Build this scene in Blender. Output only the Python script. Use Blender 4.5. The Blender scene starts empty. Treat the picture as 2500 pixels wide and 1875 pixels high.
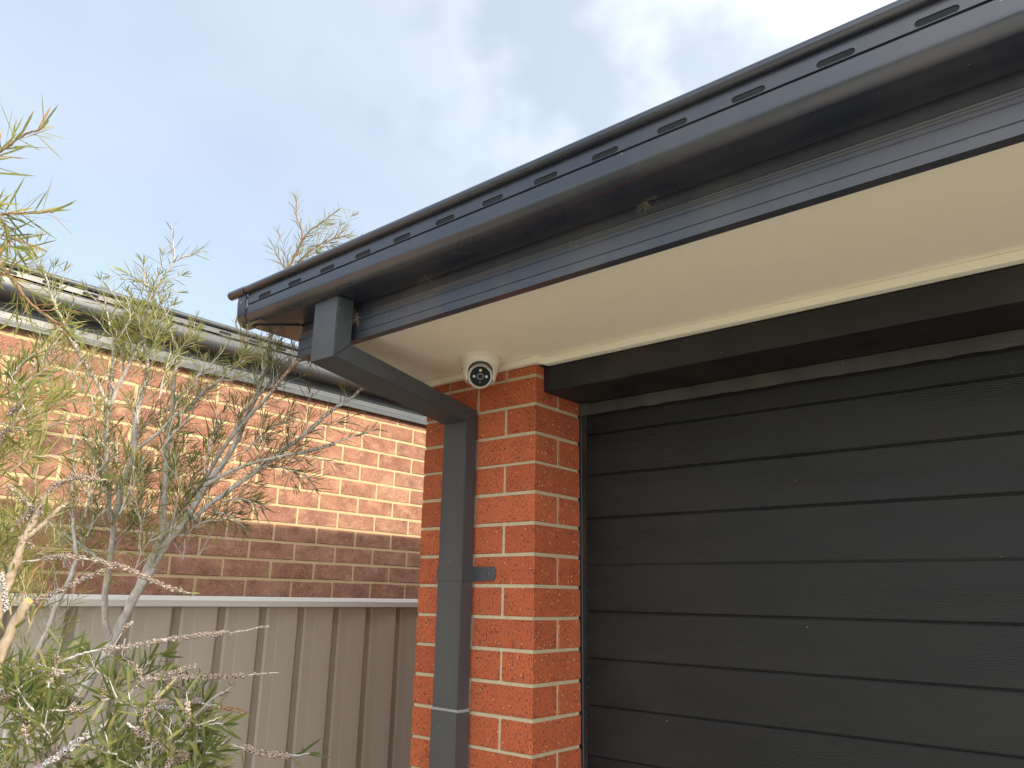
import bpy, bmesh, math, random
from mathutils import Vector, Matrix
R = math.radians
random.seed(7)
sc = bpy.context.scene
COL = sc.collection

# ------------------------------------------------------------------ camera
YAW, PIT, ROL = -.7001, .2706, .0183
CAM = Vector((1.3481, -1.7085, -.5475))
FPX = 1878.0
fwd = Vector((math.sin(YAW)*math.cos(PIT), math.cos(YAW)*math.cos(PIT), math.sin(PIT)))
r0 = Vector((math.cos(YAW), -math.sin(YAW), 0)); u0 = r0.cross(fwd)
rgt = r0*math.cos(ROL)+u0*math.sin(ROL); up_ = -r0*math.sin(ROL)+u0*math.cos(ROL)
cd = bpy.data.cameras.new('camera'); cam = bpy.data.objects.new('camera', cd); COL.objects.link(cam)
cam.matrix_world = Matrix(((rgt.x, up_.x, -fwd.x, CAM.x), (rgt.y, up_.y, -fwd.y, CAM.y), (rgt.z, up_.z, -fwd.z, CAM.z), (0, 0, 0, 1)))
cd.sensor_width = 36; cd.lens = 36*FPX/2500; cd.clip_start = .05; cd.clip_end = 2000
sc.camera = cam

def pt(px, py, d):
    """point of the place that lies d metres in front of the lens at a photo position"""
    return CAM + (fwd + rgt*((px-1250)/FPX) - up_*((py-937.5)/FPX))*d

# ------------------------------------------------------------------ light
SUN_DIR = Vector((1.0, .20, .455)).normalized()      # towards the sun
w = bpy.data.worlds.new('World'); sc.world = w; w.use_nodes = True
nt = w.node_tree; nt.nodes.clear()
def N(nt, t, **k):
    n = nt.nodes.new(t)
    for a, b in k.items(): setattr(n, a, b)
    return n
out = N(nt, 'ShaderNodeOutputWorld'); bg = N(nt, 'ShaderNodeBackground')
sky = N(nt, 'ShaderNodeTexSky', sky_type='NISHITA', sun_disc=False)
sky.sun_elevation = math.asin(SUN_DIR.z); sky.sun_rotation = math.atan2(SUN_DIR.x, SUN_DIR.y)
sky.air_density = 1.0; sky.dust_density = 1.0; sky.ozone_density = 1.5
tc = N(nt, 'ShaderNodeTexCoord'); mp = N(nt, 'ShaderNodeMapping'); mp.inputs['Scale'].default_value = (1, 1, 1.6)
mp.inputs['Location'].default_value = (.35, .1, .2)
nz = N(nt, 'ShaderNodeTexNoise'); nz.inputs['Scale'].default_value = 1.7; nz.inputs['Detail'].default_value = 3; nz.inputs['Roughness'].default_value = .4
nt.links.new(tc.outputs['Generated'], mp.inputs[0]); nt.links.new(mp.outputs[0], nz.inputs['Vector'])
cr = N(nt, 'ShaderNodeMapRange'); cr.inputs['From Min'].default_value = .36; cr.inputs['From Max'].default_value = .66
cr.inputs['To Min'].default_value = .0; cr.inputs['To Max'].default_value = .24; cr.interpolation_type = 'SMOOTHSTEP'
nt.links.new(nz.outputs['Fac'], cr.inputs['Value'])
# a bank of thin cloud towards the back right of the photograph
dt = N(nt, 'ShaderNodeVectorMath', operation='DOT_PRODUCT'); bank = (fwd*.9+rgt*.75+up_*.62).normalized()
dt.inputs[1].default_value = bank; nt.links.new(tc.outputs['Generated'], dt.inputs[0])
br = N(nt, 'ShaderNodeMapRange', interpolation_type='SMOOTHSTEP'); br.inputs['From Min'].default_value = .70; br.inputs['From Max'].default_value = .99
br.inputs['To Min'].default_value = 0; br.inputs['To Max'].default_value = .70
nt.links.new(dt.outputs['Value'], br.inputs['Value'])
# a clear patch inside the bank
d2 = N(nt, 'ShaderNodeVectorMath', operation='DOT_PRODUCT'); hole = (pt(1440, 120, 1)-CAM).normalized()
d2.inputs[1].default_value = hole
wob = N(nt, 'ShaderNodeVectorMath', operation='MULTIPLY_ADD'); wob.inputs[1].default_value = (.16, .16, .16)
n2 = N(nt, 'ShaderNodeTexNoise'); n2.inputs['Scale'].default_value = 6; n2.inputs['Detail'].default_value = 4
nt.links.new(tc.outputs['Generated'], n2.inputs['Vector']); nt.links.new(n2.outputs['Color'], wob.inputs[0]); nt.links.new(tc.outputs['Generated'], wob.inputs[2])
sub = N(nt, 'ShaderNodeVectorMath', operation='SUBTRACT'); sub.inputs[1].default_value = (.08, .08, .08); nt.links.new(wob.outputs[0], sub.inputs[0])
nt.links.new(sub.outputs[0], d2.inputs[0])
hr = N(nt, 'ShaderNodeMapRange', interpolation_type='SMOOTHSTEP'); hr.inputs['From Min'].default_value = .965; hr.inputs['From Max'].default_value = 1.003
hr.inputs['To Min'].default_value = 1; hr.inputs['To Max'].default_value = .35
nt.links.new(d2.outputs['Value'], hr.inputs['Value'])
ad = N(nt, 'ShaderNodeMath', operation='ADD', use_clamp=True); nt.links.new(cr.outputs[0], ad.inputs[0]); nt.links.new(br.outputs[0], ad.inputs[1])
ml = N(nt, 'ShaderNodeMath', operation='MULTIPLY'); nt.links.new(ad.outputs[0], ml.inputs[0]); nt.links.new(hr.outputs[0], ml.inputs[1])
a3 = N(nt, 'ShaderNodeMath', operation='ADD', use_clamp=True); a3.inputs[1].default_value = .38; nt.links.new(ml.outputs[0], a3.inputs[0])
mx = N(nt, 'ShaderNodeMix', data_type='RGBA'); nt.links.new(a3.outputs[0], mx.inputs['Factor'])
nt.links.new(sky.outputs[0], mx.inputs[6]); mx.inputs[7].default_value = (4.4, 4.75, 5.15, 1)
# unseen bright cloud added behind the camera to light the shaded house front
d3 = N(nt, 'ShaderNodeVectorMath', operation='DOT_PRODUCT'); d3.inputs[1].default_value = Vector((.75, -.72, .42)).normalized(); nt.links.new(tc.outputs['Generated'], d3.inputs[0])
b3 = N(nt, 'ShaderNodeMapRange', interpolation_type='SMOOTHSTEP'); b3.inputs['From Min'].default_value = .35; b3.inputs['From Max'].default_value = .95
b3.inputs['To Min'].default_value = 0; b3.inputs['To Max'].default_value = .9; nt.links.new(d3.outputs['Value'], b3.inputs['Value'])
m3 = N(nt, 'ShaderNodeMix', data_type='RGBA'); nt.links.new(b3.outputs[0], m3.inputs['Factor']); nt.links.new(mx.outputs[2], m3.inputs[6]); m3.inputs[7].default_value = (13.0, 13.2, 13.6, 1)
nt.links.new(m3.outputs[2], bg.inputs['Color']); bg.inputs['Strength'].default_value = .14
nt.links.new(bg.outputs[0], out.inputs['Surface'])

sl = bpy.data.lights.new('sun', 'SUN'); sl.energy = 3.1; sl.angle = R(1.2); sl.color = (1, .88, .70)
so = bpy.data.objects.new('sun', sl); COL.objects.link(so); so.rotation_euler = SUN_DIR.to_track_quat('Z', 'Y').to_euler()
sc.view_settings.view_transform = 'Standard'; sc.view_settings.look = 'None'
sc.view_settings.exposure = .75; sc.view_settings.gamma = 1; sc.view_settings.use_curve_mapping = False

# ------------------------------------------------------------------ materials
def mat(name):
    m = bpy.data.materials.new(name); m.use_nodes = True
    return m, m.node_tree, m.node_tree.nodes['Principled BSDF']
def lk(nt, a, b): nt.links.new(a, b)
def ramp(nt, fac, stops):
    r = N(nt, 'ShaderNodeValToRGB'); e = r.color_ramp.elements
    while len(e) < len(stops): e.new(.5)
    for i, (p, c) in enumerate(stops):
        e[i].position = p; e[i].color = (c[0], c[1], c[2], 1) if not isinstance(c, (int, float)) else (c, c, c, 1)
    lk(nt, fac, r.inputs[0]); return r.outputs[0]
def objc(nt, scale=(1, 1, 1)):
    t = N(nt, 'ShaderNodeTexCoord'); m = N(nt, 'ShaderNodeMapping'); m.inputs['Scale'].default_value = scale
    lk(nt, t.outputs['Object'], m.inputs[0]); return m.outputs[0]
def noise(nt, v, s, d=4, ro=.55, out='Fac'):
    n = N(nt, 'ShaderNodeTexNoise'); n.inputs['Scale'].default_value = s; n.inputs['Detail'].default_value = d; n.inputs['Roughness'].default_value = ro
    lk(nt, v, n.inputs['Vector']); return n.outputs[out]
def voro(nt, v, s, out='Distance'):
    n = N(nt, 'ShaderNodeTexVoronoi'); n.inputs['Scale'].default_value = s; lk(nt, v, n.inputs['Vector']); return n.outputs[out]
def mixc(nt, f, a, b, mode='MIX'):
    m = N(nt, 'ShaderNodeMix', data_type='RGBA', blend_type=mode)
    for i, x in ((0, f), (6, a), (7, b)):
        if isinstance(x, (int, float)): m.inputs[i].default_value = x
        elif isinstance(x, tuple): m.inputs[i].default_value = (*x, 1)
        else: lk(nt, x, m.inputs[i])
    return m.outputs[2]
def math_(nt, op, a, b=0.0, c=0.0):
    m = N(nt, 'ShaderNodeMath', operation=op)
    for i, x in enumerate((a, b, c)):
        if isinstance(x, (int, float)): m.inputs[i].default_value = x
        else: lk(nt, x, m.inputs[i])
    return m.outputs[0]
def bump(nt, p, h, strength=.3, dist=.002):
    b = N(nt, 'ShaderNodeBump'); b.inputs['Strength'].default_value = strength; b.inputs['Distance'].default_value = dist
    lk(nt, h, b.inputs['Height']); lk(nt, b.outputs[0], p.inputs['Normal'])
def island(nt):
    g = N(nt, 'ShaderNodeNewGeometry'); return g.outputs['Random Per Island']

def brick_mat(name, cols, pit, pit_amt, speck, mott):
    m, t, p = mat(name); v = objc(t)
    base = ramp(t, island(t), cols)
    big = noise(t, v, 9, 5, .6)
    base = mixc(t, ramp(t, big, [(.35, 0.0), (.7, mott)]), base, (cols[0][1][0]*.55, cols[0][1][1]*.55, cols[0][1][2]*.6))
    vs = objc(t, (1, 1, .38))
    pn = noise(t, vs, 330, 2, .5)
    vary = noise(t, v, 24, 2, .5)
    pits = math_(t, 'GREATER_THAN', math_(t, 'ADD', pn, math_(t, 'MULTIPLY', vary, .22)), .80-pit_amt)
    base = mixc(t, math_(t, 'MULTIPLY', pits, .82), base, pit)
    if 'mott' in name:
        base = mixc(t, ramp(t, noise(t, objc(t, (1, .55, 1)), 16, 6, .7), [(.50, 0.0), (.68, .55)]), base, (.56, .35, .21))
    # pale grit: few cells of a fine voronoi
    vo = N(t, 'ShaderNodeTexVoronoi'); vo.inputs['Scale'].default_value = 150; lk(t, v, vo.inputs['Vector'])
    sx = N(t, 'ShaderNodeSeparateColor'); lk(t, vo.outputs['Color'], sx.inputs[0])
    sp = math_(t, 'MULTIPLY', math_(t, 'LESS_THAN', vo.outputs['Distance'], .24), math_(t, 'GREATER_THAN', sx.outputs[0], 1-speck))
    base = mixc(t, sp, base, (.75, .55, .36))
    lk(t, base, p.inputs['Base Color']); p.inputs['Roughness'].default_value = .85
    h = math_(t, 'SUBTRACT', noise(t, v, 140, 3, .6), math_(t, 'MULTIPLY', pits, .8))
    bump(t, p, h, .55, .0018)
    return m
M_BRICK = brick_mat('orange_brick', [(0, (.40, .090, .032)), (.5, (.45, .106, .037)), (1, (.49, .124, .045))], (.055, .018, .012), .105, .035, .16)
M_NBRICK = brick_mat('mottled_brick', [(0, (.33, .145, .088)), (.35, (.44, .22, .13)), (.7, (.35, .17, .115)), (1, (.48, .26, .16))], (.10, .03, .03), .075, .05, .75)
def mortar(name, a, b):
    m, t, p = mat(name); v = objc(t)
    lk(t, ramp(t, noise(t, v, 60, 5, .65), [(.3, a), (.7, b)]), p.inputs['Base Color']); p.inputs['Roughness'].default_value = .95
    bump(t, p, noise(t, v, 260, 3, .7), .5, .002); return m
M_MORTAR = mortar('beige_mortar', (.43, .355, .225), (.53, .445, .30))
M_NMORTAR = mortar('cream_mortar', (.50, .375, .20), (.60, .46, .265))

def paint(name, col, rough, dirt=.3, spec=.75, grime=(.16, .13, .10), streak=False, bs=.06):
    m, t, p = mat(name); v = objc(t, (1, 1, .22) if streak else (1, 1, 1))
    n1 = noise(t, v, 7, 6, .6); n2 = noise(t, objc(t), 90, 3, .6)
    f = math_(t, 'MULTIPLY', ramp(t, n1, [(.42, 0.0), (.75, 1.0)]), dirt)
    c = mixc(t, f, col, grime)
    vo = N(t, 'ShaderNodeTexVoronoi'); vo.inputs['Scale'].default_value = 55; lk(t, objc(t), vo.inputs['Vector'])
    sx = N(t, 'ShaderNodeSeparateColor'); lk(t, vo.outputs['Color'], sx.inputs[0])
    sp = math_(t, 'MULTIPLY', math_(t, 'LESS_THAN', vo.outputs['Distance'], .09), math_(t, 'GREATER_THAN', sx.outputs[0], 1-.10*min(1, dirt*3)))
    c = mixc(t, math_(t, 'MULTIPLY', sp, .6), c, tuple(min(1, x*2+.12) for x in grime))
    lk(t, c, p.inputs['Base Color'])
    lk(t, ramp(t, n1, [(.3, rough*.85), (.8, min(1, rough*1.35))]), p.inputs['Roughness'])
    p.inputs['Specular IOR Level'].default_value = spec
    bump(t, p, math_(t, 'ADD', n2, math_(t, 'MULTIPLY', noise(t, objc(t), 5, 2), 4)), bs, .001)
    return m
M_METAL = paint('charcoal_painted_steel', (.019, .023, .036), .27, .14, spec=1.0, streak=True)
M_SLOT = paint('slot_painted_shade', (.016, .017, .019), .7, .0, spec=.3)  # dark colour stands in for the shade inside the slots
M_FASC = paint('charcoal_fascia_steel', (.034, .040, .055), .34, .30, streak=True)
M_NMETAL = paint('grey_painted_steel', (.075, .083, .092), .34, .15, spec=.55)
M_NFASC = paint('grey_fascia_sunlit_tint', (.115, .128, .138), .36, .15, spec=.55)  # same grey paint as the gutter, lightened to carry sun on the fascia
M_PIPE = paint('charcoal_downpipe_paint', (.042, .048, .054), .42, .20, streak=True)
M_LINTEL = paint('black_lintel_steel', (.0095, .0098, .0092), .5, .12, spec=.4)
M_SEAL = paint('dusty_rubber_seal', (.022, .021, .018), .8, .8, grime=(.085, .08, .062), streak=True)
M_RUBBER = paint('black_rubber', (.012, .013, .014), .6, .2)
M_SOFFIT = paint('cream_soffit_paint', (.87, .81, .655), .75, .07, spec=.3, grime=(.42, .35, .24), bs=.03)
M_TRIM = paint('cream_trim_paint', (.86, .81, .66), .6, .06, grime=(.5, .42, .3), bs=.05)
M_FENCE = paint('taupe_fence_steel', (.385, .335, .262), .45, .14, grime=(.2, .165, .13), streak=True)
M_CAP = paint('taupe_cap_steel', (.66, .62, .56), .35, .05, grime=(.2, .165, .13))  # fence taupe lightened; light from above is put into the cap colour
M_WHITE = paint('white_camera_plastic', (.74, .70, .60), .4, .04, bs=.01)
M_GLASS = paint('black_gloss_plastic', (.006, .007, .010), .15, .0, spec=.15, bs=0)
M_LENS = paint('grey_lens_glass', (.10, .10, .105), .25, .0, bs=0)
M_LED = paint('pale_led_cover', (.62, .62, .58), .3, .0, bs=0)
M_LEDY = paint('yellow_led_cover', (.80, .70, .38), .3, .0, bs=0)
M_SILVER = paint('bare_zinc', (.27, .28, .29), .5, .2)
M_ROOF = paint('roof_steel', (.07, .075, .085), .45, .2)
M_WEB = paint('cobweb_silk', (.26, .21, .15), .9, .0, bs=0)
M_SOIL = paint('garden_soil', (.11, .085, .06), .95, .6)
M_CONC = paint('driveway_concrete', (.58, .54, .46), .9, .2, grime=(.4, .37, .31))
M_LAWN = paint('lawn_ground', (.17, .19, .08), .95, .4)
M_ROAD = paint('road_asphalt', (.06, .06, .06), .9, .2)
# door: embossed wood grain under dark paint
M_DOOR, t, p = mat('woodgrain_door_paint')
v = objc(t)
wv = objc(t, (9, 1, 75)); n0 = noise(t, wv, 4.5, 5, .6)
zig = N(t, 'ShaderNodeTexWave', wave_type='BANDS', bands_direction='Z'); zig.inputs['Scale'].default_value = 62; zig.inputs['Distortion'].default_value = 9
zig.inputs['Detail'].default_value = 3; zig.inputs['Detail Scale'].default_value = 1.2; lk(t, objc(t, (.45, 1, 1)), zig.inputs['Vector'])
patch = ramp(t, noise(t, objc(t, (.8, 1, 5)), 2.2, 2), [(.42, 0.0), (.62, 1.0)])
h = math_(t, 'ADD', n0, math_(t, 'MULTIPLY', math_(t, 'MULTIPLY', zig.outputs['Fac'], patch), .9))
dust = noise(t, objc(t, (1, 1, 3)), 3.2, 6, .65)
c = mixc(t, math_(t, 'MULTIPLY', ramp(t, dust, [(.4, 0.0), (.8, 1.0)]), .42), (.0105, .0105, .0108), (.030, .028, .024))
vo = N(t, 'ShaderNodeTexVoronoi'); vo.inputs['Scale'].default_value = 28; lk(t, v, vo.inputs['Vector'])
sx = N(t, 'ShaderNodeSeparateColor'); lk(t, vo.outputs['Color'], sx.inputs[0])
sp = math_(t, 'MULTIPLY', math_(t, 'LESS_THAN', vo.outputs['Distance'], .04), math_(t, 'GREATER_THAN', sx.outputs[0], .985))
c = mixc(t, math_(t, 'MULTIPLY', sp, .7), c, (.4, .38, .33))
p.inputs['Specular IOR Level'].default_value = .32; lk(t, c, p.inputs['Base Color']); lk(t, ramp(t, dust, [(.3, .42), (.8, .62)]), p.inputs['Roughness'])
bump(t, p, h, .5, .0010)

def leaf_mat(name, cols, tr=.45, rough=.45):
    m, t, p = mat(name)
    c = ramp(t, island(t), cols)
    lk(t, c, p.inputs['Base Color']); p.inputs['Roughness'].default_value = rough; p.inputs['Specular IOR Level'].default_value = .4
    tl = N(t, 'ShaderNodeBsdfTranslucent'); lk(t, mixc(t, .35, c, (.45, .50, .10)), tl.inputs[0])
    ms = N(t, 'ShaderNodeMixShader'); ms.inputs[0].default_value = tr
    lk(t, p.outputs[0], ms.inputs[1]); lk(t, tl.outputs[0], ms.inputs[2]); lk(t, ms.outputs[0], t.nodes['Material Output'].inputs[0]); return m
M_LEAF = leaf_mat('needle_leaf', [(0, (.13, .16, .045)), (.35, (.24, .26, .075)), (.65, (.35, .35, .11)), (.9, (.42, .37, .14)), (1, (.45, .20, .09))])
M_LEAFD = leaf_mat('needle_leaf_painted_shade', [(0, (.055, .075, .03)), (.5, (.11, .13, .048)), (.9, (.20, .20, .07)), (1, (.26, .17, .08))], .3)  # darker copy of the needle leaf, with shade put into its colour
M_LEAFB = leaf_mat('broad_leaf', [(0, (.07, .10, .033)), (.4, (.12, .155, .048)), (.8, (.22, .25, .08)), (1, (.36, .31, .13))])
def bark(name, a, b, s=1):
    m, t, p = mat(name); v = objc(t, (1, 1, .3))
    lk(t, ramp(t, noise(t, v, 120*s, 5, .7), [(.33, a), (.62, b)]), p.inputs['Base Color']); p.inputs['Roughness'].default_value = .9
    bump(t, p, noise(t, v, 160, 4, .7), .8, .002); return m
M_BARK = bark('pale_grey_bark', (.34, .31, .275), (.60, .56, .52))
M_BARKT = bark('tan_bark', (.30, .22, .14), (.52, .42, .31))
M_TWIG = bark('red_brown_twig', (.20, .10, .06), (.36, .22, .14))
M_CUT = bark('cut_wood', (.45, .25, .08), (.65, .42, .17))
M_CAPS = bark('grey_brown_capsule', (.20, .15, .12), (.42, .33, .27), 2)
M_CAPW = bark('pale_grey_capsule', (.30, .28, .26), (.52, .48, .45), 2)
M_CAPO = bark('rusty_capsule', (.22, .11, .05), (.42, .25, .12), 2)
M_HOLE = bark('capsule_opening', (.03, .02, .018), (.06, .045, .04), 2)

# ------------------------------------------------------------------ object helpers
def tag(o, label=None, cat=None, group=None, kind=None):
    if label: o['label'] = label
    if cat: o['category'] = cat
    if group: o['group'] = group
    if kind: o['kind'] = kind
    return o
def empty(name, loc, label, cat, group=None):
    o = bpy.data.objects.new(name, None); COL.objects.link(o); o.location = loc; o.empty_display_size = .1
    return tag(o, label, cat, group)
def link(name, me, mats, parent=None, loc=None):
    o = bpy.data.objects.new(name, me); COL.objects.link(o)
    for m in (mats if isinstance(mats, (list, tuple)) else [mats]): me.materials.append(m)
    if parent:
        o.parent = parent
        wl = Vector(); q = parent
        while q: wl += q.location; q = q.parent
        o.location = -wl
    return o
def finish(name, bm, mats, parent=None, smooth=False, ang=35):
    bmesh.ops.recalc_face_normals(bm, faces=bm.faces[:])
    me = bpy.data.meshes.new(name); bm.to_mesh(me); bm.free()
    if smooth:
        for pl in me.polygons: pl.use_smooth = True
        me.set_sharp_from_angle(angle=R(ang))
    return link(name, me, mats, parent)
def box(bm, x0, x1, y0, y1, z0, z1, mi=0, bev=0, jit=0):
    vs = [bm.verts.new((x+random.uniform(-jit, jit), y+random.uniform(-jit, jit)*.4, z+random.uniform(-jit, jit))) for x in (x0, x1) for y in (y0, y1) for z in (z0, z1)]
    fs = [bm.faces.new([vs[i] for i in q]) for q in ((0, 1, 3, 2), (4, 6, 7, 5), (0, 4, 5, 1), (2, 3, 7, 6), (0, 2, 6, 4), (1, 5, 7, 3))]
    for f in fs: f.material_index = mi
    if bev:
        es = set(e for f in fs for e in f.edges)
        r = bmesh.ops.bevel(bm, geom=list(es), offset=bev, segments=1, affect='EDGES', profile=.5)
        for f in r['faces']: f.material_index = mi
def extrude(bm, prof, a, b, axis='X', closed=True, mi=0, za=0, zb=0, caps=True, cut=None):
    """sweep a profile of (depth, height) points; cut(depth) shifts the start for a mitre"""
    A, B = [], []
    for (d, z) in prof:
        s = a+(cut(d) if cut else 0)
        if axis == 'X': A.append(bm.verts.new((s, d, z+za))); B.append(bm.verts.new((b, d, z+zb)))
        else: A.append(bm.verts.new((d, s, z+za))); B.append(bm.verts.new((d, b, z+zb)))
    n = len(prof)
    for i in range(n if closed else n-1):
        j = (i+1) % n; f = bm.faces.new((A[i], A[j], B[j], B[i])); f.material_index = mi
    if closed and caps:
        for L in (A, B[::-1]):
            f = bm.faces.new(L); f.material_index = mi
def tube(bm, pts, rads, n=8, mi=0, cap=True):
    rings = []; prev = None
    for i, p_ in enumerate(pts):
        d = (pts[min(i+1, len(pts)-1)]-pts[max(i-1, 0)]).normalized()
        if prev is None: a = d.orthogonal().normalized()
        else: a = (prev-d*prev.dot(d)).normalized()
        prev = a; b = d.cross(a)
        rings.append([bm.verts.new(p_+(a*math.cos(k*2*math.pi/n)+b*math.sin(k*2*math.pi/n))*rads[i]) for k in range(n)])
    for A, B in zip(rings, rings[1:]):
        for k in range(n):
            f = bm.faces.new((A[k], A[(k+1) % n], B[(k+1) % n], B[k])); f.material_index = mi; f.smooth = True
    if cap:
        bm.faces.new(rings[0][::-1]).material_index = mi; bm.faces.new(rings[-1]).material_index = mi

GROUND = -2.25
# ------------------------------------------------------------------ ground
def sheet(name, x0, x1, y0, y1, z, m):
    bm = bmesh.new(); f = bm.faces.new([bm.verts.new(v) for v in ((x0, y0, z), (x1, y0, z), (x1, y1, z), (x0, y1, z))])
    return tag(finish(name, bm, m), kind='structure')
sheet('ground', -300, 300, -300, 300, GROUND, M_LAWN)
sheet('garden_bed', -1.36, -.05, -3.2, 8, GROUND+.004, M_SOIL)
bm = bmesh.new(); box(bm, -.02, 9, -10.4, .2, GROUND-.05, GROUND+.05); tag(finish('driveway', bm, M_CONC), kind='structure')
sheet('road', -300, 300, -18, -10.5, GROUND+.006, M_ROAD)

# ------------------------------------------------------------------ profiles shared by both roofs (d = distance out from the wall side)
def gutter_profile(fy, zb):
    """closed thin shell; fy = fascia plane, d grows outwards as fy - d"""
    o = [(.000, .112), (.000, .000), (.080, .000)]
    for k in range(1, 8):
        a = k/7*math.pi/2; o.append((.080+.030*math.sin(a), .030-.030*math.cos(a)))
    o += [(.110, .0525), (.1060, .0535), (.1060, .0570), (.1105, .0575)]
    return [(fy-d, zb+z) for d, z in o]
def offset_shell(pr, th):
    P = [Vector(p_) for p_ in pr]; inn = []
    for i, q in enumerate(P):
        a = (P[min(i+1, len(P)-1)]-P[max(i-1, 0)]).normalized(); nrm = Vector((-a.y, a.x)); inn.append(tuple(q-nrm*th))
    return pr, inn
def bead(fy, zb, c=(.116, .101), r=.0115, n=14):
    return [(fy-(c[0]+r*math.cos(a)), zb+c[1]+r*math.sin(a)) for a in [k*2*math.pi/n for k in range(n)]]
FASC = [(0, .0), (.0, .002), (.0016, .0165), (-.0015, .018), (-.0015, .0205), (.0005, .022), (.0005, .047), (-.002, .0485), (-.002, .051), (.0005, .053),
        (.0005, .060), (-.0045, .064), (-.002, .068), (-.0065, .0715), (-.004, .0755), (-.009, .080), (-.009, .190), (-.024, .190), (-.024, .0)]

# upper front strip of a gutter: a band with rounded overflow slots cut through it
def slotted_band(bm, fy, zlo, zhi, a, b, first, pitch, length, axis='X', zs=0, sign=1):
    def V(s, z): return bm.verts.new((s, fy, z+zs*(s-a)) if axis == 'X' else (fy, s, z+zs*(s-a)))
    s = a; cells = []
    c = first
    while c-pitch/2 > a: c -= pitch
    while c+pitch/2 < b+pitch:
        lo, hi = max(a, c-pitch/2), min(b, c+pitch/2)
        if hi > lo: cells.append((lo, hi, c))
        c += pitch
    for lo, hi, c in cells:
        outer = [V(lo, zlo), V(hi, zlo), V(hi, zhi), V(lo, zhi)]
        es = [bm.edges.new((outer[i], outer[(i+1) % 4])) for i in range(4)]
        if c-length/2 > lo+.004 and c+length/2 < hi-.004:
            z0, z1 = zlo+.0015, zlo+.0140; r = (z1-z0)/2; zc = (z0+z1)/2; L = length/2-r
            inner = [V(c-L+r*math.cos(t_), zc+r*math.sin(t_)) for t_ in [math.pi/2+k*math.pi/5 for k in range(6)]]+[V(c+L+r*math.cos(t_), zc+r*math.sin(t_)) for t_ in [-math.pi/2+k*math.pi/5 for k in range(6)]]
            es += [bm.edges.new((inner[i], inner[(i+1) % 12])) for i in range(12)]
            bmesh.ops.triangle_fill(bm, use_beauty=True, use_dissolve=False, edges=es)
            # turned-in lip round the slot
            n_ = len(inner); back = []
            for q in inner:
                co = q.co.copy()
                if axis == 'X': co.y += .0018*sign
                else: co.x += .0018*sign
                back.append(bm.verts.new(co))
            for i in range(n_): bm.faces.new((inner[i], inner[(i+1) % n_], back[(i+1) % n_], back[i]))
            bm.faces.new(back).material_index = 1  # closed back of the slot, painted dark for the shade inside
        else:
            bm.faces.new(outer)

# ------------------------------------------------------------------ our garage
house = empty('brick_garage', (0, 0, GROUND), 'orange brick garage with charcoal gutter, cream soffit and dark garage door', 'garage')
bm = bmesh.new(); ROW = .086; J = .005
box(bm, -.4535, -.0035, .0035, .217, GROUND, .117, 1)
box(bm, -.4535, -.37, .217, 6.0, GROUND, .117, 1)
k = -2
while True:
    zt = min(-k*ROW-J, .1165); zb = -(k+1)*ROW+J
    if zb < GROUND: break
    zb = max(zb, GROUND)
    jz = random.uniform(-.0008, .0008)
    def bk(x0, x1, y0, y1): box(bm, x0+random.uniform(-.0008, .0008), x1, y0+random.uniform(-.0007, .0007), y1, zb+jz, zt+jz if k > -2 else zt, 0, .0014, .0006)
    if k % 2 == 0:
        bk(-.109, 0, 0, .221); bk(-.349, -.119, 0, .11); bk(-.457, -.359, 0, .231); y = .241
    else:
        bk(-.2235, 0, 0, .106); bk(-.11, 0, .116, .221); bk(-.457, -.2335, 0, .110); y = .120
    while y < 5.9: bk(-.457, -.35, y, min(y+.230, 6)); y += .240
    k += 1
finish('brick_wall', bm, [M_BRICK, M_MORTAR], house)

# fascia
FY, FX = -.487, -.492
bm = bmesh.new(); F = [(FY-d, .107+z) for d, z in FASC]
extrude(bm, F, FX, 5.5, 'X', za=0, zb=.028)
F2 = [(FX-d, .107+z) for d, z in FASC]; extrude(bm, F2, FY+.02, 6.0, 'Y')
finish('fascia', bm, M_FASC, house)
# soffit
bm = bmesh.new(); box(bm, FX+.024, 5.5, FY+.024, .30, .137, .142)
finish('soffit', bm, M_SOFFIT, house)
# trim
bm = bmesh.new()
box(bm, -.4570, .018, -.019, .002, .1175, .136, 0, .0015)
box(bm, .001, .018, .0025, .012, .1175, .136, 0, .001)
box(bm, .0185, 5.5, .008, .034, .1165, .1365, 0, .0015)
box(bm, -.0005, .0205, -.0215, .0075, .1168, .1366, 0, .001)
finish('soffit_trim', bm, M_TRIM, house)
# gutter
GS = .006; zb0 = .207
gut = None
bm = bmesh.new(); pr = gutter_profile(FY, zb0); o_, i_ = offset_shell(pr, .0014)
XC, XE = -.605, 5.5
zE = GS*(XE-XC)
extrude(bm, o_+i_[::-1], XC, XE, 'X', zb=zE)
slotted_band(bm, FY-.1105, zb0+.0575, zb0+.092, XC, XE, -.5165, .144, .060, 'X', GS, 1)
extrude(bm, bead(FY, zb0), XC, XE, 'X', zb=zE)
gut = finish('gutter', bm, [M_METAL, M_SLOT], house, True, 40)
# corner piece: lapped band, then the return along the side of the roof
bm = bmesh.new()
def ps(pr, s): return [(a-s, b) for a, b in pr]
lap = [(FY-d, zb0+z) for d, z in [(.070, -.0025), (.080, -.0025)]+[(.080+.0325*math.sin(k/7*math.pi/2), .030-.0325*math.cos(k/7*math.pi/2)) for k in range(1, 8)]+[(.1135+.0015, .060), (.1135+.0015, .092)]]
XO = -.655
o2, i2 = offset_shell(lap, .0018); extrude(bm, o2+i2[::-1], XO+.004, XC-.006, 'X')
extrude(bm, bead(FY, zb0, r=.0135), XO-.035, XC-.004, 'X')
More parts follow.
